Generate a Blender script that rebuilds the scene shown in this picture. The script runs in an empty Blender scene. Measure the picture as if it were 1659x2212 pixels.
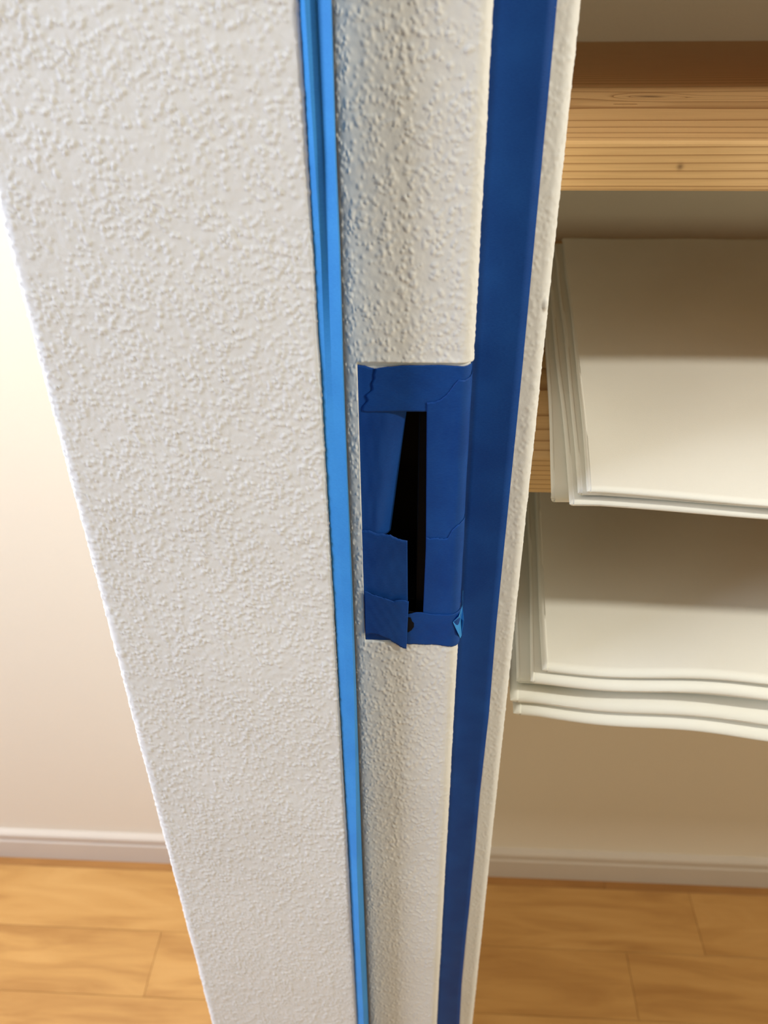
import bpy, bmesh, math, random
import numpy as np
from mathutils import Matrix, Vector

# ------------------------------------------------------------------ camera, world, lights, exposure
C = bpy.context.scene.collection
SC = bpy.context.scene
F, CX, CY = 1789.0, 829.5, 1106.0          # focal length and centre in pixels of the 1659x2212 frame
H = 1.35                                    # eye height
ROT = np.array([[ 0.99871654, -0.02061548,  0.04626305],
                [ 0.04985137,  0.56152513, -0.82595664],
                [-0.00895037,  0.82720284,  0.56183215]])
cd = bpy.data.cameras.new('camera')
cam = bpy.data.objects.new('camera', cd); C.objects.link(cam)
m4 = Matrix.Identity(4)
for i in range(3):
    for j in range(3): m4[i][j] = ROT[i][j]
m4.translation = Vector((0, 0, H)); cam.matrix_world = m4
cd.sensor_fit = 'VERTICAL'; cd.sensor_height = 36.0; cd.lens = 36.0*F/2212.0
cd.clip_start = 0.01; cd.clip_end = 50
cd.dof.use_dof = True; cd.dof.focus_distance = 0.42; cd.dof.aperture_fstop = 11.0
SC.camera = cam

w = bpy.data.worlds.new('world'); SC.world = w; w.use_nodes = True
w.node_tree.nodes['Background'].inputs[0].default_value = (1.0, 0.97, 0.93, 1)
w.node_tree.nodes['Background'].inputs[1].default_value = 0.012

def area(name, loc, target, size, power, col, shape='SQUARE', sy=None):
    l = bpy.data.lights.new(name, 'AREA'); l.energy = power; l.color = col; l.shape = shape; l.size = size
    if sy: l.size_y = sy
    o = bpy.data.objects.new(name, l); C.objects.link(o); o.location = loc
    o.rotation_euler = (Vector(target)-Vector(loc)).to_track_quat('-Z', 'Y').to_euler()
    return o
area('window_daylight', (-2.0, -0.35, 1.75), (0, 0.33, 1.1), 0.9, 57, (0.79, 0.86, 1.0), 'RECTANGLE', 1.1)
area('hall_wall_lamp', (-0.70, 0.55, 1.9), (-0.60, 0.86, 0.9), 0.16, 9.5, (1.0, 0.96, 0.78), 'DISK')
area('closet_wall_lamp', (0.95, -0.05, 1.79), (0.25, 0.42, 1.1), 0.06, 8.2, (1.0, 0.98, 0.88), 'DISK')
area('closet_fill_light', (1.5, -0.80, 1.25), (0.5, 0.7, 1.1), 0.7, 8.4, (1.0, 0.95, 0.66))  # added soft warm fill that lifts the closet shade, no actual lamp

vs = SC.view_settings
vs.view_transform = 'Standard'; vs.look = 'None'; vs.gamma = 1.0; vs.exposure = 0.0; vs.use_curve_mapping = False

# ------------------------------------------------------------------ helpers
rng = np.random.default_rng(7); random.seed(7)
def ray(px, py): return ROT @ np.array([px-CX, -(py-CY), -F])
def at_y(px, py, y):
    r = ray(px, py); r = r*(y/r[1]); return np.array([r[0], y, r[2]+H])
def at_z(px, py, z):
    r = ray(px, py); r = r*((z-H)/r[2]); return np.array([r[0], r[1], z])

def mat(name):
    m = bpy.data.materials.new(name); m.use_nodes = True
    nt = m.node_tree; b = nt.nodes['Principled BSDF']
    return m, nt, b
def nd(nt, t, **k):
    n = nt.nodes.new(t)
    for a, v in k.items():
        if a.startswith('i_'):
            n.inputs[a[2:].replace('_', ' ')].default_value = v
        else: setattr(n, a, v)
    return n
def mathn(nt, op, a, b=None, c=None):
    n = nt.nodes.new('ShaderNodeMath'); n.operation = op
    for i, v in enumerate((a, b, c)):
        if v is None: continue
        if hasattr(v, 'is_linked') or hasattr(v, 'links'): nt.links.new(v, n.inputs[i])
        else: n.inputs[i].default_value = v
    return n.outputs[0]
def ramp(nt, fac, stops):
    r = nt.nodes.new('ShaderNodeValToRGB'); e = r.color_ramp.elements
    while len(e) < len(stops): e.new(0.5)
    for k, (p, c) in enumerate(stops):
        e[k].position = p; e[k].color = (*c, 1)
    nt.links.new(fac, r.inputs[0]); return r.outputs[0]
def bump(nt, b, h, strength, dist):
    n = nd(nt, 'ShaderNodeBump'); n.inputs['Strength'].default_value = strength; n.inputs['Distance'].default_value = dist
    nt.links.new(h, n.inputs['Height']); nt.links.new(n.outputs[0], b.inputs['Normal'])

def mesh_obj(name, verts, faces, m, parent=None, smooth=False):
    me = bpy.data.meshes.new(name); me.from_pydata([tuple(map(float, v)) for v in verts], [], faces); me.update()
    if smooth: me.polygons.foreach_set('use_smooth', [True]*len(me.polygons))
    me.materials.append(m)
    o = bpy.data.objects.new(name, me); C.objects.link(o)
    if parent: o.parent = parent
    return o
def bm_obj(name, bm, m, parent=None, smooth=False):
    me = bpy.data.meshes.new(name); bm.normal_update(); bm.to_mesh(me); bm.free()
    if smooth: me.polygons.foreach_set('use_smooth', [True]*len(me.polygons))
    me.materials.append(m)
    o = bpy.data.objects.new(name, me); C.objects.link(o)
    if parent: o.parent = parent
    return o
def box_bm(bm, x0, x1, y0, y1, z0, z1, bev=0, seg=1):
    r = bmesh.ops.create_cube(bm, size=1)
    for v in r['verts']:
        v.co = Vector((x0+(v.co.x+.5)*(x1-x0), y0+(v.co.y+.5)*(y1-y0), z0+(v.co.z+.5)*(z1-z0)))
    if bev:
        es = list({e for v in r['verts'] for e in v.link_edges})
        bmesh.ops.bevel(bm, geom=es, offset=bev, segments=seg, affect='EDGES', profile=0.5)
def box(name, m, x0, x1, y0, y1, z0, z1, bev=0, parent=None, seg=1):
    bm = bmesh.new(); box_bm(bm, x0, x1, y0, y1, z0, z1, bev, seg)
    return bm_obj(name, bm, m, parent)
def tag(o, label, cat, group=None):
    o['label'] = label; o['category'] = cat
    if group: o['group'] = group
    return o
def structure(o, label=None):
    o['kind'] = 'structure'
    if label: o['label'] = label
    return o
def empty(name, loc=(0, 0, 0)):
    o = bpy.data.objects.new(name, None); C.objects.link(o); o.location = loc; o.empty_display_size = .02
    return o
def keep(child, parent):      # parent without moving the child
    child.parent = parent; child.matrix_parent_inverse = Matrix.Translation(-Vector(parent.location))
    return child

# ------------------------------------------------------------------ materials
def plaster_mat():
    m, nt, b = mat('stipple_plaster')
    tc = nd(nt, 'ShaderNodeTexCoord')
    n1 = nd(nt, 'ShaderNodeTexNoise', i_Scale=2600.0, i_Detail=2.0); nt.links.new(tc.outputs['Object'], n1.inputs['Vector'])
    n2 = nd(nt, 'ShaderNodeTexNoise', i_Scale=14.0, i_Detail=3.0); nt.links.new(tc.outputs['Object'], n2.inputs['Vector'])
    vo = nd(nt, 'ShaderNodeTexVoronoi', i_Scale=42.0); nt.links.new(tc.outputs['Object'], vo.inputs['Vector'])
    wn = nd(nt, 'ShaderNodeTexWhiteNoise'); nt.links.new(vo.outputs['Position'], wn.inputs['Vector'])
    base = ramp(nt, n2.outputs[0], [(0.3, (.80, .79, .77)), (0.7, (.845, .84, .825))])
    speck = mathn(nt, 'MULTIPLY', mathn(nt, 'LESS_THAN', vo.outputs['Distance'], 0.014), mathn(nt, 'GREATER_THAN', wn.outputs[0], 0.72))
    mx = nd(nt, 'ShaderNodeMix', data_type='RGBA')
    nt.links.new(speck, mx.inputs['Factor']); nt.links.new(base, mx.inputs['A']); mx.inputs['B'].default_value = (.22, .17, .13, 1)
    nt.links.new(mx.outputs['Result'], b.inputs['Base Color'])
    b.inputs['Roughness'].default_value = 0.8; b.inputs['Specular IOR Level'].default_value = 0.25
    bump(nt, b, n1.outputs[0], 0.35, 0.0001)
    return m
def tape_mat(name, c0, c1, rough=0.6, spec=0.2):
    m, nt, b = mat(name)
    tc = nd(nt, 'ShaderNodeTexCoord')
    mp = nd(nt, 'ShaderNodeMapping'); mp.inputs['Scale'].default_value = (1, 1, 4); nt.links.new(tc.outputs['Object'], mp.inputs[0])
    n1 = nd(nt, 'ShaderNodeTexNoise', i_Scale=700.0, i_Detail=3.0); nt.links.new(mp.outputs[0], n1.inputs['Vector'])
    n2 = nd(nt, 'ShaderNodeTexNoise', i_Scale=45.0, i_Detail=2.0); nt.links.new(tc.outputs['Object'], n2.inputs['Vector'])
    s = mathn(nt, 'ADD', mathn(nt, 'MULTIPLY', n1.outputs[0], .45), mathn(nt, 'MULTIPLY', n2.outputs[0], .55))
    nt.links.new(ramp(nt, s, [(0.35, c0), (0.65, c1)]), b.inputs['Base Color'])
    b.inputs['Roughness'].default_value = rough; b.inputs['Specular IOR Level'].default_value = spec
    bump(nt, b, n1.outputs[0], 0.25, 0.0002)
    return m
def wood_mat(name, light, dark, seed=0):
    # flat-sawn pine: growth rings round a pith far below the board, bulged by knots
    m, nt, b = mat(name)
    tc = nd(nt, 'ShaderNodeTexCoord')
    sep = nd(nt, 'ShaderNodeSeparateXYZ'); nt.links.new(tc.outputs['Object'], sep.inputs[0])
    mp = nd(nt, 'ShaderNodeMapping'); mp.inputs['Scale'].default_value = (2.2, 9, 9); mp.inputs['Location'].default_value = (seed*3.1, seed, 0)
    nt.links.new(tc.outputs['Object'], mp.inputs[0])
    nz = nd(nt, 'ShaderNodeTexNoise', i_Scale=1.0, i_Detail=2.0); nt.links.new(mp.outputs[0], nz.inputs['Vector'])
    dy = mathn(nt, 'ADD', sep.outputs[1], -0.105)      # object origin: front edge, board top
    dz = mathn(nt, 'ADD', sep.outputs[2], 0.36)
    r = mathn(nt, 'SQRT', mathn(nt, 'ADD', mathn(nt, 'MULTIPLY', dy, dy), mathn(nt, 'MULTIPLY', dz, dz)))
    r = mathn(nt, 'ADD', r, mathn(nt, 'MULTIPLY', nz.outputs[0], 0.006))
    for kx, ky, A, sx, sy_ in ((0.070, 0.130, 0.008, 0.020, 0.010), (0.112, 0.126, 0.005, 0.030, 0.008), (0.050, 0.104, -0.003, 0.016, 0.005), (0.43, 0.2, .01, .03, .014)):
        ex = mathn(nt, 'DIVIDE', mathn(nt, 'ADD', sep.outputs[0], -kx), sx)
        ey = mathn(nt, 'DIVIDE', mathn(nt, 'ADD', sep.outputs[1], -ky), sy_)
        q = mathn(nt, 'ADD', mathn(nt, 'MULTIPLY', ex, ex), mathn(nt, 'MULTIPLY', ey, ey))
        g = mathn(nt, 'EXPONENT', mathn(nt, 'MULTIPLY', q, -1.0))
        r = mathn(nt, 'ADD', r, mathn(nt, 'MULTIPLY', g, A))
    t = mathn(nt, 'FRACT', mathn(nt, 'MULTIPLY', r, 330.0))
    late = mathn(nt, 'POWER', t, 9.0)
    fine = nd(nt, 'ShaderNodeTexNoise', i_Scale=1.0, i_Detail=4.0)
    mp2 = nd(nt, 'ShaderNodeMapping'); mp2.inputs['Scale'].default_value = (25, 900, 900); nt.links.new(tc.outputs['Object'], mp2.inputs[0]); nt.links.new(mp2.outputs[0], fine.inputs['Vector'])
    fac = mathn(nt, 'ADD', mathn(nt, 'MULTIPLY', late, 0.75), mathn(nt, 'MULTIPLY', fine.outputs[0], 0.28))
    col = ramp(nt, fac, [(0.05, light), (0.35, tuple(.55*a+.45*c for a, c in zip(light, dark))), (0.95, dark)])
    # knots
    kmax = None
    for kx, ky, kz, rx, ry in ((0.068, 0.132, None, 0.008, 0.0035), (0.056, 0.001, -0.0105, 0.0014, 0.003), (0.43, 0.2, None, .012, .007)):
        ex = mathn(nt, 'DIVIDE', mathn(nt, 'ADD', sep.outputs[0], -kx), rx)
        ey = mathn(nt, 'DIVIDE', mathn(nt, 'ADD', sep.outputs[1], -ky), ry)
        q = mathn(nt, 'ADD', mathn(nt, 'MULTIPLY', ex, ex), mathn(nt, 'MULTIPLY', ey, ey))
        if kz is not None:
            ez = mathn(nt, 'DIVIDE', mathn(nt, 'ADD', sep.outputs[2], -kz), rx)
            q = mathn(nt, 'ADD', q, mathn(nt, 'MULTIPLY', ez, ez))
        g = mathn(nt, 'EXPONENT', mathn(nt, 'MULTIPLY', q, -1.0))
        kmax = g if kmax is None else mathn(nt, 'MAXIMUM', kmax, g)
    mx = nd(nt, 'ShaderNodeMix', data_type='RGBA')
    nt.links.new(mathn(nt, 'MULTIPLY', kmax, 0.8), mx.inputs['Factor']); nt.links.new(col, mx.inputs['A']); mx.inputs['B'].default_value = (.15, .075, .03, 1)
    nt.links.new(mx.outputs['Result'], b.inputs['Base Color'])
    b.inputs['Roughness'].default_value = 0.55; b.inputs['Specular IOR Level'].default_value = 0.3
    bump(nt, b, late, 0.15, 0.0003)
    return m
def floor_mat(name, c):
    m, nt, b = mat(name)
    tc = nd(nt, 'ShaderNodeTexCoord'); oi = nd(nt, 'ShaderNodeObjectInfo')
    add = nd(nt, 'ShaderNodeVectorMath', operation='ADD'); nt.links.new(tc.outputs['Object'], add.inputs[0])
    sc = nd(nt, 'ShaderNodeVectorMath', operation='SCALE'); sc.inputs[0].default_value = (7, 11, 5); nt.links.new(oi.outputs['Random'], sc.inputs['Scale'])
    nt.links.new(sc.outputs[0], add.inputs[1])
    mp = nd(nt, 'ShaderNodeMapping'); mp.inputs['Scale'].default_value = (3.0, 16, 16); nt.links.new(add.outputs[0], mp.inputs[0])
    n1 = nd(nt, 'ShaderNodeTexNoise', i_Scale=1.4, i_Detail=5.0, i_Distortion=1.1); nt.links.new(mp.outputs[0], n1.inputs['Vector'])
    mp2 = nd(nt, 'ShaderNodeMapping'); mp2.inputs['Scale'].default_value = (14, 240, 240); nt.links.new(add.outputs[0], mp2.inputs[0])
    n2 = nd(nt, 'ShaderNodeTexNoise', i_Scale=1.0, i_Detail=3.0); nt.links.new(mp2.outputs[0], n2.inputs['Vector'])
    s = mathn(nt, 'ADD', mathn(nt, 'MULTIPLY', n1.outputs[0], .8), mathn(nt, 'MULTIPLY', n2.outputs[0], .14))
    s = mathn(nt, 'ADD', s, mathn(nt, 'MULTIPLY', oi.outputs['Random'], .16))
    nt.links.new(ramp(nt, s, [(0.33, (c[0])), (0.52, (c[1])), (0.74, (c[2]))]), b.inputs['Base Color'])
    b.inputs['Roughness'].default_value = 0.38; b.inputs['Specular IOR Level'].default_value = 0.4
    return m
def plain(name, col, rough=0.6, spec=0.3, bscale=None, bst=0.1, bd=.0005):
    m, nt, b = mat(name)
    tc = nd(nt, 'ShaderNodeTexCoord')
    n = nd(nt, 'ShaderNodeTexNoise', i_Scale=bscale or 8.0, i_Detail=3.0); nt.links.new(tc.outputs['Object'], n.inputs['Vector'])
    nt.links.new(ramp(nt, n.outputs[0], [(0.3, tuple(c*.96 for c in col)), (0.7, col)]), b.inputs['Base Color'])
    b.inputs['Roughness'].default_value = rough; b.inputs['Specular IOR Level'].default_value = spec
    if bscale: bump(nt, b, n.outputs[0], bst, bd)
    return m
def cloth_mat():
    m, nt, b = mat('cotton_cloth')
    tc = nd(nt, 'ShaderNodeTexCoord')
    n1 = nd(nt, 'ShaderNodeTexNoise', i_Scale=1500.0, i_Detail=1.0); nt.links.new(tc.outputs['Object'], n1.inputs['Vector'])
    n2 = nd(nt, 'ShaderNodeTexNoise', i_Scale=9.0, i_Detail=3.0); nt.links.new(tc.outputs['Object'], n2.inputs['Vector'])
    nt.links.new(ramp(nt, n2.outputs[0], [(0.3, (.81, .785, .69)), (0.7, (.85, .83, .75))]), b.inputs['Base Color'])
    b.inputs['Roughness'].default_value = 0.95; b.inputs['Specular IOR Level'].default_value = 0.1
    b.inputs['Sheen Weight'].default_value = 0.1
    h = mathn(nt, 'ADD', mathn(nt, 'MULTIPLY', n1.outputs[0], 0.05), n2.outputs[0])
    bump(nt, b, h, 0.25, 0.004)
    return m
PLASTER = plaster_mat()
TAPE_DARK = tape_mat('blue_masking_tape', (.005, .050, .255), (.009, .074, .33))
TAPE_LIT = tape_mat('blue_masking_tape_lit', (.035, .24, .63), (.05, .30, .71))  # same blue tape, with the brightness of its lit side put into the colour
PINE = wood_mat('pine_board', (.74, .475, .215), (.28, .115, .03), 0)
FLOORM = floor_mat('maple_plank', ((.44, .215, .062), (.57, .305, .095), (.66, .375, .13)))
STRIPM = floor_mat('edge_strip_wood', ((.30, .130, .035), (.38, .175, .050), (.46, .22, .065)))
WALLM = plain('wall_paint', (.83, .75, .63), .85, .15, 900.0, .1, .0003)
BASEM = plain('baseboard_vinyl', (.66, .58, .50), .6, .2)
CLOTH = cloth_mat()
BLACK = plain('black_plastic', (.006, .006, .007), .5, .3, 400.0, .1, .0002)
BLACK2 = plain('dark_grey_plastic', (.008, .008, .010), .6, .1)
SUB = plain('subfloor_board', (.22, .13, .07), .8, .2)
CEILM = plain('ceiling_paint', (.82, .81, .79), .9, .1)

# ------------------------------------------------------------------ room shell
YW = 0.862
XPL, XPR = -0.166, 0.0536                    # partition left and right sides
structure(box('wall_back', WALLM, -2.3, 2.10, YW, YW+0.1, 0, 2.4))
structure(box('wall_right', WALLM, 2.00, 2.10, -1.3, YW, 0, 2.4))
structure(box('ceiling', CEILM, -2.3, 2.10, -1.3, YW+0.1, 2.4, 2.5))
def baseboard(name, x0, x1):
    prof = [(0, 0), (-.010, 0), (-.010, .046), (-.0092, .0475), (-.0078, .049), (-.0078, .0525), (-.0088, .054), (-.0088, .058), (-.0105, .0595), (-.0105, .066), (-.008, .069), (0, .072)]
    vs_, fs = [], []
    for x in (x0, x1):
        vs_ += [(x, YW+p[0], p[1]) for p in prof]
    n = len(prof)
    for i in range(n):
        j = (i+1) % n; fs.append((i, j, n+j, n+i))
    fs += [tuple(range(n-1, -1, -1)), tuple(range(n, 2*n))]
    return structure(mesh_obj(name, vs_, fs, BASEM))
baseboard('baseboard_left', -2.3, XPL-.002); baseboard('baseboard_right', XPR+.002, 1.999)

floor = structure(box('floor', SUB, -2.3, 2.10, -1.3, YW, -0.05, -0.0125))
ys = [YW-.001, 0.8375, 0.7290, 0.6245]
while ys[-1] > -1.2: ys.append(ys[-1]-0.1065)
joints = {1: [-1.30, 0.4720, 1.38], 2: [-1.22, -0.4195, 0.3450, 1.25], 3: [-0.9, 0.02, 0.72, 1.6], 0: [-0.9, 0.33, 1.2]}
def plank(x0, x1, y0, y1, fm):
    o = box('plank', fm, x0+.00025, x1-.00025, y0+.00025, y1-.00025, -0.0125, 0.0, 0.0004)
    o.parent = floor
for r in range(len(ys)-1):
    js = joints.get(r)
    if js is None:
        s = -2.2+random.random()*.8; js = []
        while s < 1.95: js.append(s); s += 0.909
    xs = [-2.3]+[j for j in js if -2.25 < j < 1.95]+[1.999]
    for a, b_ in zip(xs[:-1], xs[1:]):
        plank(a, b_, ys[r+1], ys[r], STRIPM if r == 0 else FLOORM)

# ------------------------------------------------------------------ the plastered partition end: one swept, stippled skin
YL, YM, YD = 0.320, 0.332, 0.353
XC = -0.0443                                 # right corner of the wide left face
XM0, XM1 = -0.0355, 0.0208                   # middle jamb face
def arc(cx, cy, r, a0, a1, n):
    return [(cx+r*math.cos(math.radians(a0+(a1-a0)*k/n)), cy+r*math.sin(math.radians(a0+(a1-a0)*k/n))) for k in range(n+1)]
def line(p, q, n, incl=False):
    return [(p[0]+(q[0]-p[0])*k/n, p[1]+(q[1]-p[1])*k/n) for k in range(n+(1 if incl else 0))]
DS = 0.00052
rl, rc, rm, rr = .0060, .002, .0055, .0045
pts = []
pts += line((XPL, YW), (XPL, YL+.03), 3) + line((XPL, YL+.03), (XPL, YL+rl), 20)
pts += arc(XPL+rl, YL+rl, rl, 180, 270, 14)[:-1]
pts += line((XPL+rl, YL), (XC-rc, YL), int((XC-rc-XPL-rl)/DS))
pts += arc(XC-rc, YL+rc, rc, 270, 360, 7)[:-1]
pts += line((XC, YL+rc), (XC, YD), 6) + line((XC, YD), (XM0, YD), 4) + line((XM0, YD), (XM0, YM+.0022), 4)
im0 = len(pts)
SHO = 0.006                                  # broad rounded shoulder on the left of the middle face
pts += [(XM0+SHO*(1-math.cos(k/40*math.pi/2)), YM+.0022*(1-math.sin(k/40*math.pi/2))) for k in range(40)]
pts += line((XM0+SHO, YM), (XM1-rm, YM), int((XM1-rm-XM0-SHO)/DS))
im1 = len(pts)
pts += arc(XM1-rm, YM+rm, rm, 270, 360, 16)[:-1]
pts += line((XM1, YM+rm), (XM1, YD), 6)
idb = len(pts)
pts += line((XM1, YD), (XPR-rr, YD), int((XPR-rr-XM1)/DS))
pts += arc(XPR-rr, YD+rr, rr, 270, 360, 14)[:-1]
pts += line((XPR, YD+rr), (XPR, YD+.04), 20) + line((XPR, YD+.04), (XPR, YW), 3, True)
P = np.array(pts); n = len(P)
T = np.gradient(P, axis=0); T /= np.linalg.norm(T, axis=1)[:, None]+1e-12
N = np.stack([T[:, 1], -T[:, 0]], 1)         # outward (towards -y on the front faces)
S = np.concatenate([[0], np.cumsum(np.linalg.norm(np.diff(P, axis=0), axis=1))])
s_vis0 = S[20]; 
# vertical stations, denser where near the eye
z = [1.43]
while z[-1] > 0.58:
    z.append(z[-1]-(0.00050+0.00062*(1.43-z[-1])/0.85))
Zv = np.array([2.4, 1.8, 1.5]+z+[0.5, 0.3, 0.0]); nz_ = len(Zv)
# stipple height field
RES = 0.00025
ns_, nzr = int(S[-1]/RES)+20, int(0.90/RES)+20
HF = np.zeros((nzr, ns_), np.float32)
ZR0 = 1.44
def lownoise(shape, cell, seed):
    g = np.random.default_rng(seed).random((shape[0]//cell+3, shape[1]//cell+3)).astype(np.float32)
    yi = np.arange(shape[0])/cell; xi = np.arange(shape[1])/cell
    y0 = yi.astype(int); x0 = xi.astype(int); fy = (yi-y0)[:, None]; fx = (xi-x0)[None]
    fy = fy*fy*(3-2*fy); fx = fx*fx*(3-2*fx)
    a = g[y0][:, x0]; b = g[y0][:, x0+1]; c = g[y0+1][:, x0]; d_ = g[y0+1][:, x0+1]
    return (a*(1-fx)+b*fx)*(1-fy)+(c*(1-fx)+d_*fx)*fy
dens = 0.6*lownoise(HF.shape, 46, 1)+0.4*lownoise(HF.shape, 18, 2)
nb = int(S[-1]*0.9/3.6e-6)
bs = rng.random(nb)*(ns_-24)+12; bz = rng.random(nb)*(nzr-24)+12
rad = 0.00050+0.00055*rng.random(nb)**2; hh = 0.00018+0.00034*rng.random(nb)
ang = rng.random(nb)*math.pi; asp = 1+0.9*rng.random(nb)**2; pk = rng.random(nb)
KK = 11
gy, gx = np.mgrid[-KK:KK+1, -KK:KK+1]
vis = (bs*RES > S[0]+0.45)
for k in range(nb):
    if not vis[k]: continue
    iy, ix = int(bz[k]), int(bs[k])
    if pk[k] > dens[iy, ix]*1.55-0.12: continue
    if ix+KK >= ns_ or iy+KK >= nzr: continue
    ca, sa = math.cos(ang[k]), math.sin(ang[k])
    yy = (gy-(bz[k]-iy))*RES; xx = (gx-(bs[k]-ix))*RES
    u = (xx*ca+yy*sa)/(rad[k]*asp[k]); v = (-xx*sa+yy*ca)/rad[k]
    q = u*u+v*v
    b = hh[k]*np.clip(1-q*q*0.55, 0, 1)*np.exp(-q*0.45)
    sl = HF[iy-KK:iy+KK+1, ix-KK:ix+KK+1]
    np.maximum(sl, b, out=sl)
HF += 0.00013*lownoise(HF.shape, 4, 3)+0.00020*lownoise(HF.shape, 11, 4)+0.0004*(lownoise(HF.shape, 120, 5)-.5)
ramp_in = np.clip((np.arange(nzr)*RES)/0.02, 0, 1); ramp_out = np.clip((nzr*RES-np.arange(nzr)*RES-.02)/0.02, 0, 1)
HF *= (ramp_in*ramp_out)[:, None]
# plaster drip at the right edge
def sample(sv, zv):
    a = np.clip((ZR0-zv)/RES, 0, nzr-2.01); b = np.clip(sv/RES, 0, ns_-2.01)
    i, j = a.astype(int), b.astype(int); fa, fb = a-i, b-j
    return (HF[i, j]*(1-fb)+HF[i, j+1]*fb)*(1-fa)+(HF[i+1, j]*(1-fb)+HF[i+1, j+1]*fb)*fa
SS, ZZ = np.meshgrid(S, Zv)
D = sample(SS, ZZ)
D[(ZZ > ZR0)] = 0
# smoother skin at the rounded corners, flat under the tape strip, sunk pocket round the strike box
PX, PY = np.meshgrid(P[:, 0], Zv)[0], np.meshgrid(P[:, 1], Zv)[0]
idx = np.arange(n)[None, :].repeat(nz_, 0)
fac = np.ones_like(D)
dbr = 0.0432-0.0019*(1.335-ZZ)/0.6
fac[(idx >= idb) & (PX < dbr+.0002)] = 0.0
fac[(idx >= im1) & (idx < idb)] = 0.55
fac[(idx >= idb) & (PX >= dbr+.0002)] *= 0.55
def pocket(px0, py0, px1, py1):
    a = at_y(px0, py0, YM); b = at_y(px1, py1, YM); return a[0], b[0], b[2], a[2]
a = at_y(772, 785, YM); b = at_y(1018, 781, YM); c = at_y(790, 1384, YM); d_ = at_y(992, 1393, YM)
pz1, pz0 = a[2]+.0002, c[2]+.0004
pxl, pxr = a[0]-.0002, XM1+.001
mid = (idx >= im0-2) & (idx < idb)
inp = mid & (ZZ < pz1) & (ZZ > pz0) & (PX > pxl)
fac[inp] = 0
D = D*fac
D[inp] -= 0.0012
# raised plaster lip above the pocket
lip = mid & (ZZ >= pz1) & (ZZ < pz1+.004) & (PX > pxl)
D[lip] += 0.00035*np.exp(-((ZZ[lip]-pz1)/.0022)**2)
# drip
dp = at_y(1178, 660, YD)
g = np.exp(-(((PX-dp[0])/.0011)**2+((ZZ-dp[2])/.0026)**2)**2)*(idx > idb)
D += 0.0011*g
V = np.zeros((nz_, n, 3))
V[:, :, 0] = P[None, :, 0]+N[None, :, 0]*D; V[:, :, 1] = P[None, :, 1]+N[None, :, 1]*D; V[:, :, 2] = Zv[:, None]
# mortise opening
ha = at_y(800, 800, YM); hb = at_y(990, 1372, YM)
hx0, hx1, hz0, hz1 = at_y(800, 1000, YM)[0], at_y(985, 1000, YM)[0], at_y(900, 1374, YM)[2], at_y(900, 800, YM)[2]
i0 = np.arange(nz_-1)[:, None]*n+np.arange(n-1)[None, :]
quads = np.stack([i0, i0+n, i0+n+1, i0+1], -1)
cxm = P[:-1, 0]*.5+P[1:, 0]*.5; czm = Zv[:-1]*.5+Zv[1:]*.5
jj = np.arange(n-1)
hole = ((jj >= im0) & (jj < im1) & (cxm > hx0) & (cxm < hx1))[None, :] & ((czm > hz0) & (czm < hz1))[:, None]
q = quads[~hole]
me = bpy.data.meshes.new('wall_partition')
me.vertices.add(V.shape[0]*V.shape[1]); me.vertices.foreach_set('co', V.reshape(-1).astype(np.float32))
me.loops.add(q.size); me.loops.foreach_set('vertex_index', q.reshape(-1).astype(np.int32))
me.polygons.add(len(q)); me.polygons.foreach_set('loop_start', np.arange(0, q.size, 4, dtype=np.int32)); me.polygons.foreach_set('loop_total', np.full(len(q), 4, np.int32))
me.polygons.foreach_set('use_smooth', np.ones(len(q), bool))
me.update(calc_edges=True); me.materials.append(PLASTER)
part = bpy.data.objects.new('wall_partition', me); C.objects.link(part)
structure(part, 'white stippled plaster partition end with a rebated door jamb')

# ------------------------------------------------------------------ black strike box in the mortise
sb = tag(empty('strike_box', ((hx0+hx1)/2, YM+.03, hz0)), 'black latch strike box sunk in the jamb behind the blue tape', 'strike box')
def sbox(name, m, *a, bev=0.0003): return keep(box(name, m, *a, bev), sb)
YB = YM+0.0016
t_ = .0012
sbox('back_panel', BLACK, hx0+t_, hx1-t_, YB+.030, YB+.031, hz0+t_, hz1-t_)
sbox('side_panel', BLACK, hx0+.0002, hx0+t_, YB, YB+.031, hz0+.0002, hz1-.0002)
sbox('side_panel', BLACK, hx1-t_, hx1-.0002, YB, YB+.031, hz0+.0002, hz1-.0002)
sbox('top_panel', BLACK, hx0+t_, hx1-t_, YB, YB+.031, hz1-t_, hz1-.0002)
sbox('bottom_panel', BLACK, hx0+t_, hx1-t_, YB, YB+.031, hz0+.0002, hz0+t_)
xr0 = at_y(903, 1000, YB)[0]; xr1 = at_y(935, 1000, YB)[0]
sbox('inner_rail', BLACK2, xr0, xr1, YB+.0022, YB+.026, hz0+.0016, hz1-.0016, bev=.0005)
zc = at_y(893, 1283, YB+.01)[2]
sbox('catch_ledge', BLACK2, at_y(878, 1283, YB+.01)[0], xr0-.0003, YB+.006, YB+.028, zc-.0007, zc+.0005)
zp = at_y(893, 1322, YB)[2]
sbox('face_plate', BLACK2, hx0+t_+.0002, hx1-t_-.0002, YB+.0001, YB+.0011, hz0+t_+.0002, zp)

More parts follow.
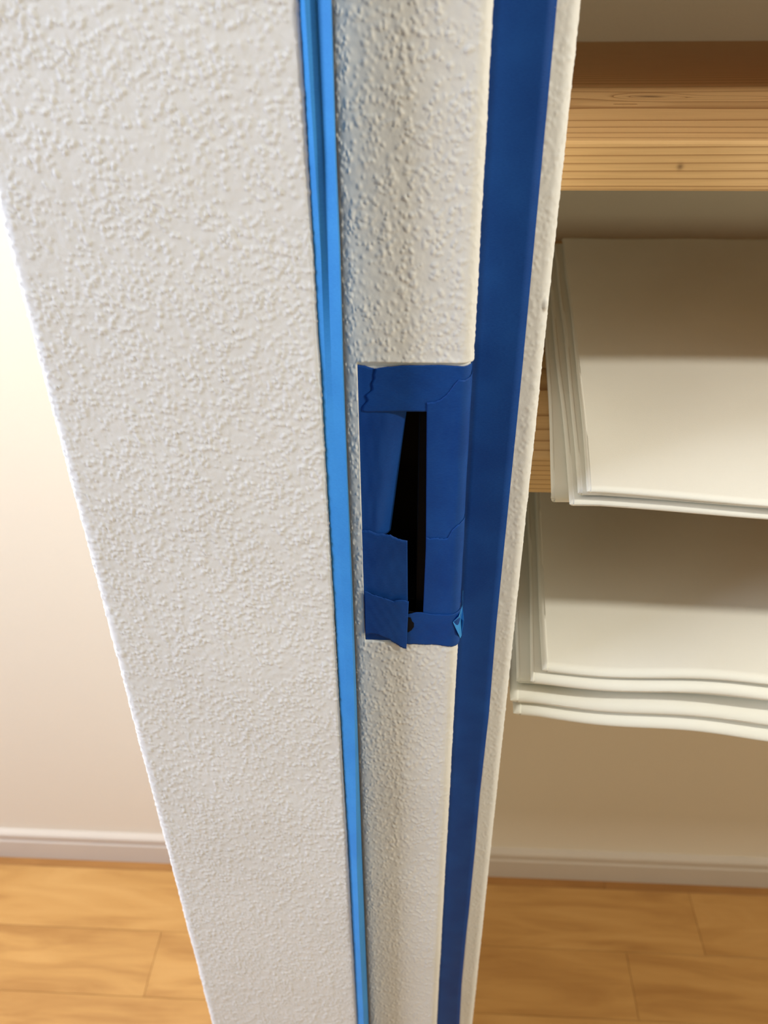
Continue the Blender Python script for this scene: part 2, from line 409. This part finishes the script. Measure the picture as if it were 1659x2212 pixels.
# ------------------------------------------------------------------ masking tape pieces round the strike box
def poly_u(pl, k):
    pl = np.array(pl, float); L = np.concatenate([[0], np.cumsum(np.hypot(*np.diff(pl, axis=0).T))]); t = np.linspace(0, L[-1], k)
    return np.stack([np.interp(t, L, pl[:, 0]), np.interp(t, L, pl[:, 1])], 1)
def torn(pl, k, amp, seed):
    q = poly_u(pl, k); r = np.random.default_rng(seed)
    j = np.cumsum(r.normal(size=k)); j -= np.linspace(j[0], j[-1], k); j = j/(abs(j).max()+1e-9)
    q[:, 1] += amp*j+r.normal(size=k)*amp*.28
    return q
def wrap(x, z, off):
    # plane coordinates -> on the middle face, bending back round its rounded right corner
    xs = XM1-rm
    if x <= xs: return (x, YM-off, z)
    u = (x-xs)/rm; rr_ = rm+off
    a = math.asin(u) if u < .85 else math.asin(.85)+(u-.85)*2.2
    if a < math.pi/2: return (xs+rr_*math.sin(a), YM+rm-rr_*math.cos(a), z)
    e = (a-math.pi/2)*rm
    return (xs+rr_, min(YM+rm+e, YD-.0012-off*.3), z)
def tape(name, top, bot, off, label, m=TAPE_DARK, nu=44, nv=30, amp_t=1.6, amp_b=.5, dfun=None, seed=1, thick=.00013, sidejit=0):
    a, b = torn(top, nu, amp_t, seed), torn(bot, nu, amp_b, seed+50)
    vs_, fs = [], []
    r = np.random.default_rng(seed+9); sj = np.convolve(r.normal(size=nv+4), [.3, .5, .6, .5, .3], 'valid')*sidejit
    for v in range(nv):
        t = v/(nv-1)
        for u in range(nu):
            p = a[u]*(1-t)+b[u]*t
            uu = u/(nu-1)
            px = p[0]+(sj[v]*(1-uu) if sidejit else 0)
            w_ = at_y(px, p[1], YM-off)
            o = off+0.00006*math.sin(23*uu+seed)*math.sin(17*t+2*seed)
            if dfun: o += dfun(uu, t)
            vs_.append(wrap(w_[0], w_[2], o))
    for v in range(nv-1):
        for u in range(nu-1):
            i = v*nu+u; fs.append((i, i+nu, i+nu+1, i+1))
    o = mesh_obj(name, vs_, fs, m, smooth=True)
    md = o.modifiers.new('thickness', 'SOLIDIFY'); md.thickness = thick; md.offset = 1
    return tag(o, label, 'tape', 'pieces of blue masking tape round the strike slot')
# left long piece, its right edge curling back into the slot
def curl(u, t): return -0.0055*max(0, (u-.45)/.55)**2*(0.25+1.25*t)
Ltop = [(770, 787), (787, 790), (810, 797), (840, 800), (890, 800)]
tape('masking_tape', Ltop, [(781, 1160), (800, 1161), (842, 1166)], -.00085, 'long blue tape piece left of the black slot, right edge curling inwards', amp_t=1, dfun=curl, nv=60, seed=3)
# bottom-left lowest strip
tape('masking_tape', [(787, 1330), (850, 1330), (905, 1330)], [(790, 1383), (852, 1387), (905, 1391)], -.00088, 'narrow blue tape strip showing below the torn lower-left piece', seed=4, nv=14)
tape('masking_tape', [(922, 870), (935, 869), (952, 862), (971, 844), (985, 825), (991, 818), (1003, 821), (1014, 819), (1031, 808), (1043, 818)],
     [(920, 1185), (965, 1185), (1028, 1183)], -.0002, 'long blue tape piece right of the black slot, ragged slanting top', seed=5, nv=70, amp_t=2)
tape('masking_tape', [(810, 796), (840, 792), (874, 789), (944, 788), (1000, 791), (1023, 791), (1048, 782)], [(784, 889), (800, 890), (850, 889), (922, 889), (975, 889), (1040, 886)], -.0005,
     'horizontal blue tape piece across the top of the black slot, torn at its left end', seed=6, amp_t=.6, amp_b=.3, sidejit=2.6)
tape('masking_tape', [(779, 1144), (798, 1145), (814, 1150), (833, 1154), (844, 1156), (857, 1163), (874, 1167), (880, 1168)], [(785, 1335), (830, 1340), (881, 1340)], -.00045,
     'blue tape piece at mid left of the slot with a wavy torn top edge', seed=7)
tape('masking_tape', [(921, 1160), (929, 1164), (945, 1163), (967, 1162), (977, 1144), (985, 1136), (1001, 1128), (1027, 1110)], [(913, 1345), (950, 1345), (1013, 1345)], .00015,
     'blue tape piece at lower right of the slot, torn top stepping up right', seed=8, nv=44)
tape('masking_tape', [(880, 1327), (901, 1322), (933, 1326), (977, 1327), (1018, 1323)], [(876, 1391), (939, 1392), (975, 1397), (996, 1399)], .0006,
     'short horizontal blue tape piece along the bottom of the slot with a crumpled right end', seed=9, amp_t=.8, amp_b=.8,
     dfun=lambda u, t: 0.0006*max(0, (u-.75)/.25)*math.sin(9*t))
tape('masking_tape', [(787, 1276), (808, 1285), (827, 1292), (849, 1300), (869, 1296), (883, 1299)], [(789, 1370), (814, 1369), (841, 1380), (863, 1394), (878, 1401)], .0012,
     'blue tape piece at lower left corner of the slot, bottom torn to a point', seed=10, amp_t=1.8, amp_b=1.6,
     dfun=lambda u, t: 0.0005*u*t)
# dark patch standing in for a tear hole beside it, and the crumpled flap at the right end
def patch(poly, off, m, name, parent=None, lift=None):
    vs_ = []
    for k, (x, y) in enumerate(poly):
        w_ = at_y(x, y, YM-off); vs_.append(wrap(w_[0], w_[2], off+(lift[k] if lift else 0)))
    nn = len(vs_); c = np.mean(np.array(vs_), 0); vs_.append(tuple(c))
    o = mesh_obj(name, vs_, [(k, nn, (k+1) % nn) for k in range(nn)], m)
    md = o.modifiers.new('thickness', 'SOLIDIFY'); md.thickness = .00012; md.offset = 0
    return o
o = patch([(880, 1333), (887, 1334), (890, 1342), (894, 1346), (894, 1354), (889, 1361), (882, 1366), (879, 1364)], .00085, BLACK2, 'tear_hole_patch')
tag(o, 'tiny dark patch standing in for a tear hole beside the lower left tape piece', 'tape')
o = patch([(977, 1345), (985, 1333), (1000, 1331), (1018, 1324), (1008, 1338), (1001, 1346), (993, 1356), (994, 1372), (996, 1397), (990, 1393), (984, 1372)], .0011, TAPE_LIT, 'masking_tape',
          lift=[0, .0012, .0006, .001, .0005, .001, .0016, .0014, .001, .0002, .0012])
tag(o, 'crumpled flap of blue tape painted as lit at the bottom right corner of the slot', 'tape')

# dark blue strip down the right rebate
def strip(name, xl, xr, y, m, label, nz2=160, thick=.00014):
    zs = np.concatenate([[2.2, 1.8], np.linspace(1.40, 0.56, nz2-4), [0.3, 0.03]]); vs_, fs = [], []
    for zz in zs:
        for u in range(7):
            vs_.append((xl(zz)+(xr(zz)-xl(zz))*u/6, y+.00003*math.sin(zz*90+u), zz))
    for v in range(nz2-1):
        for u in range(6):
            i = v*7+u; fs.append((i, i+7, i+8, i+1))
    o = mesh_obj(name, vs_, fs, m, smooth=True)
    md = o.modifiers.new('thickness', 'SOLIDIFY'); md.thickness = thick; md.offset = 0
    return tag(o, label, 'tape')
redge = [(1204, 0), (1128, 800), (1072, 1350), (1056, 1545), (1036, 1720), (1026, 1836), (1014.5, 1953), (1006, 2031), (997, 2128), (993, 2211)]
rw = np.array([at_y(x, y, YD-.0004) for x, y in redge])
fr = lambda zz: float(np.interp(zz, rw[::-1, 2], rw[::-1, 0]))
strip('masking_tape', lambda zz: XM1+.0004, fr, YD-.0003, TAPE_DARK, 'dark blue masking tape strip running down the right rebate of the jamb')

# folded blue tape ribbon in the left rebate, its lit tone put into the colour
ky = [-120, 0, 330, 545, 800, 1040, 1243, 1350, 1506, 1701, 1857, 2013, 2212, 2330]
c0 = [641, 645, 664, 678, 692, 706, 718, 725, 733, 745, 753, 762, 772, 778]        # behind the left corner
c1 = [653, 658, 679, 693, 703, 714, 725, 731, 739, 750, 759, 767, 776, 782]        # crease
c2 = [678, 682, 699, 708, 716, 728, 737, 742, 749, 758, 763, 770, 780, 786]        # second crease
c3 = [711, 714, 723, 732, 739.5, 749, 757, 760, 765, 768, 770, 776, 786, 791]      # ridge
c4 = [713, 716, 726, 735, 742, 751, 760, 764, 770, 776.5, 782, 788, 796, 800]      # far edge behind the ridge
y0_, y1_, y2_, y3_, y4_ = .3213, .3222, .3222, .3165, .3300
yy1 = [.3180, .3180, .3184, .3193, .3200, .3203, .3203, .3203, .3203, .3203, .3203, .3203, .3203, .3203]
yy2 = [.3207, .3207, .3205, .3200, .3190, .3187, .3187, .3187, .3187, .3187, .3187, .3187, .3187, .3187]
vs_, fs = [], []
NV = 220
for v in range(NV):
    py = -120+(2330+120)*v/(NV-1)
    def cc(a): return float(np.interp(py, ky, a))
    ctr = [at_y(cc(c0), py, y0_), at_y(cc(c1), py, cc(yy1)), at_y(cc(c2), py, cc(yy2)), at_y(cc(c3), py, y3_), at_y(cc(c4), py, y4_)]
    ctr = np.array(ctr)
    ctr[:, 2] = ctr[:, 2].mean()
    tt = np.array([0, 1, 2, 3, 4.]); u = np.linspace(0, 4, 17)
    vs_ += [tuple(np.array([np.interp(k, tt, ctr[:, d]) for d in range(3)])) for k in u]
vs_ = [(x, y, 2.2) for x, y, z_ in vs_[:17]]+vs_+[(x, y, 0.03) for x, y, z_ in vs_[-17:]]; NV += 2   # on to the full height
for v in range(NV-1):
    for u in range(16):
        i = v*17+u; fs.append((i, i+17, i+18, i+1))
o = mesh_obj('masking_tape', vs_, fs, TAPE_LIT)
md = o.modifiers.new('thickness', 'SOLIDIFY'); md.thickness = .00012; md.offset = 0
tag(o, 'folded blue masking tape ribbon painted as brightly lit, standing in the left rebate', 'tape')

# ------------------------------------------------------------------ pine shelves
YS = 0.3952
shelf_top = [H+0.087, H-0.0702, H-0.247, H-0.402]
shelf_front = [YS, YS, 0.424, 0.424]
labels = ['pine shelf board above the others, over the empty pine shelf',
          'empty pine shelf board with a knot, topmost seen beside the white partition',
          'pine shelf board carrying the upper stack of white cloths',
          'pine shelf board under the lower stack of white cloths']
for k, zt in enumerate(shelf_top):
    th = (.021, .0210, .0255, .0255)[k]
    o = box('shelf', PINE, 0, 1.20-XPR-.0012, 0, YW-shelf_front[k]-.0005, -th, 0, 0.0012)
    o.location = (XPR+.0012, shelf_front[k], zt)
    tag(o, labels[k], 'shelf', 'pine shelf boards')

# ------------------------------------------------------------------ folded white cloths
def towel(label, group, zb, t, xlb, xlf, yb, yf, droop, xr=0.335, plies=2, seed=1, sag=0.0):
    NX, NY, NC = 60, 130, 10
    rr_ = random.Random(seed); ph = [rr_.random()*6 for _ in range(6)]
    r = t/2
    ysn = []
    nf = 14
    for k in range(nf): ysn.append(yf+r*1.3*(1-math.cos(k/nf*math.pi/2)))
    ysn += list(np.linspace(yf+r*1.3, yb, NY-nf))
    verts, faces = [], []
    loopn = None
    for y in ysn:
        d = min(1.0, max(0, (y-yf)/(r*1.3)))
        hf = math.sqrt(max(0.0004, 1-(1-d)**2))            # rounded front fold
        s = (y-yf)/(yb-yf)
        x0 = xlf+(xlb-xlf)*s+0.0007*math.sin(6*s+ph[0])+0.0002*math.sin(15*s+ph[1])
        x1 = xr+0.002*math.sin(5*s+ph[2])
        loop = []
        def zf(x, up):
            base = zb+droop(x, y)+sag*max(0, (YS+.01-y)/.06)*(x-xlf)/.2
            mid = base+t/2
            wob = 0.0003*math.sin(x*60+ph[3])*math.sin(y*45+ph[4])
            return mid+up*hf*t/2*(1-.0)+wob*(1 if up > 0 else 0)
        for i in range(NX):                               # top, right to left
            x = x1+(x0+t/(2*plies)-x1)*(1-(1-i/(NX-1))**2); loop.append((x, y, zf(x, 0.97)))
        for p in range(plies):                            # left end: rounded plies
            zc_ = 1-(2*p+1)/plies; pr = 1/plies
            for a in range(NC+1):
                th = math.pi/2-math.pi*a/NC
                loop.append((x0+t/(2*plies)*(1-math.cos(th)*1.0)+p*0.0009*(1 if p % 2 else .4), y, zf(x0, (zc_+pr*math.sin(th))*0.97)))
        for i in range(NX):
            x = x0+t/(2*plies)+(x1-x0-t/(2*plies))*(i/(NX-1))**2; loop.append((x, y, zf(x, -0.97)))
        loopn = len(loop); verts += loop
    for a in range(len(ysn)-1):
        for b in range(loopn):
            c = (b+1) % loopn
            faces.append((a*loopn+b, a*loopn+c, (a+1)*loopn+c, (a+1)*loopn+b))
    o2 = (len(ysn)-1)*loopn                               # end caps: strips between top and bottom edges
    for i in range(loopn//2-1):
        a_, b_, c_, d_ = i, i+1, loopn-2-i, loopn-1-i
        if b_ >= c_: break
        faces.append((a_, d_, c_, b_)); faces.append((o2+a_, o2+b_, o2+c_, o2+d_))
    o = mesh_obj('folded_cloth', verts, faces, CLOTH, smooth=True)
    return tag(o, label, 'cloth', group)
def droop_a(x, y):
    d = max(0, .430-y)
    return -(0.3+11*max(0, x-.09))*d*d+0.0008*math.sin(x*38+1)*math.sin(y*16)
def droop_b(x, y, k=1.0):
    d = max(0, .430-y)
    return -(0.1+19*k*max(0, x-.075)+.4*math.sin(x*50-4))*d*d+0.0008*math.sin(x*30+2)*math.sin(y*14)
zb = shelf_top[2]+.0011
# label, thickness, left edge at the back and front, back, front, plies
TA = [('bottom cloth of the upper white stack, jutting furthest left', .0108, .104, .0685, .775, .371, 3),
      ('second cloth from the bottom in the upper white stack', .0046, .110, .0740, .775, .354, 1),
      ('third cloth from the bottom in the upper white stack', .0042, .1165, .0785, .776, .356, 1),
      ('topmost folded cloth of the upper white stack', .0042, .1233, .0820, .776, .351, 1)]
for k, (lb, t, xb, xf, yb, yf, pl) in enumerate(TA):
    towel(lb, 'folded white cloths on the middle shelf', zb, t, xb, xf, yb, yf, droop_a, xr=.47, seed=20+k, plies=pl); zb += t+.0006
zb = shelf_top[3]+.0011
TB = [('bottom cloth of the lower white stack, its front edge sagging to the right', .0095, .085, .0590, .775, .360, 1),
      ('thick second cloth from the bottom in the lower white stack', .0100, .082, .0558, .775, .361, 1),
      ('middle cloth of the lower white stack, set back from the front', .0085, .088, .0605, .775, .368, 2),
      ('second cloth from the top in the lower white stack', .0085, .100, .0670, .775, .359, 2),
      ('topmost folded cloth of the lower white stack', .0072, .108, .0730, .775, .361, 1)]
for k, (lb, t, xb, xf, yb, yf, pl) in enumerate(TB):
    towel(lb, 'folded white cloths on the lowest shelf', zb, t, xb, xf, yb, yf, (lambda x, y, q=(1.0, .82, .62, .45, .30)[k]: droop_b(x, y, q)), seed=40+k, plies=pl); zb += t+.0006
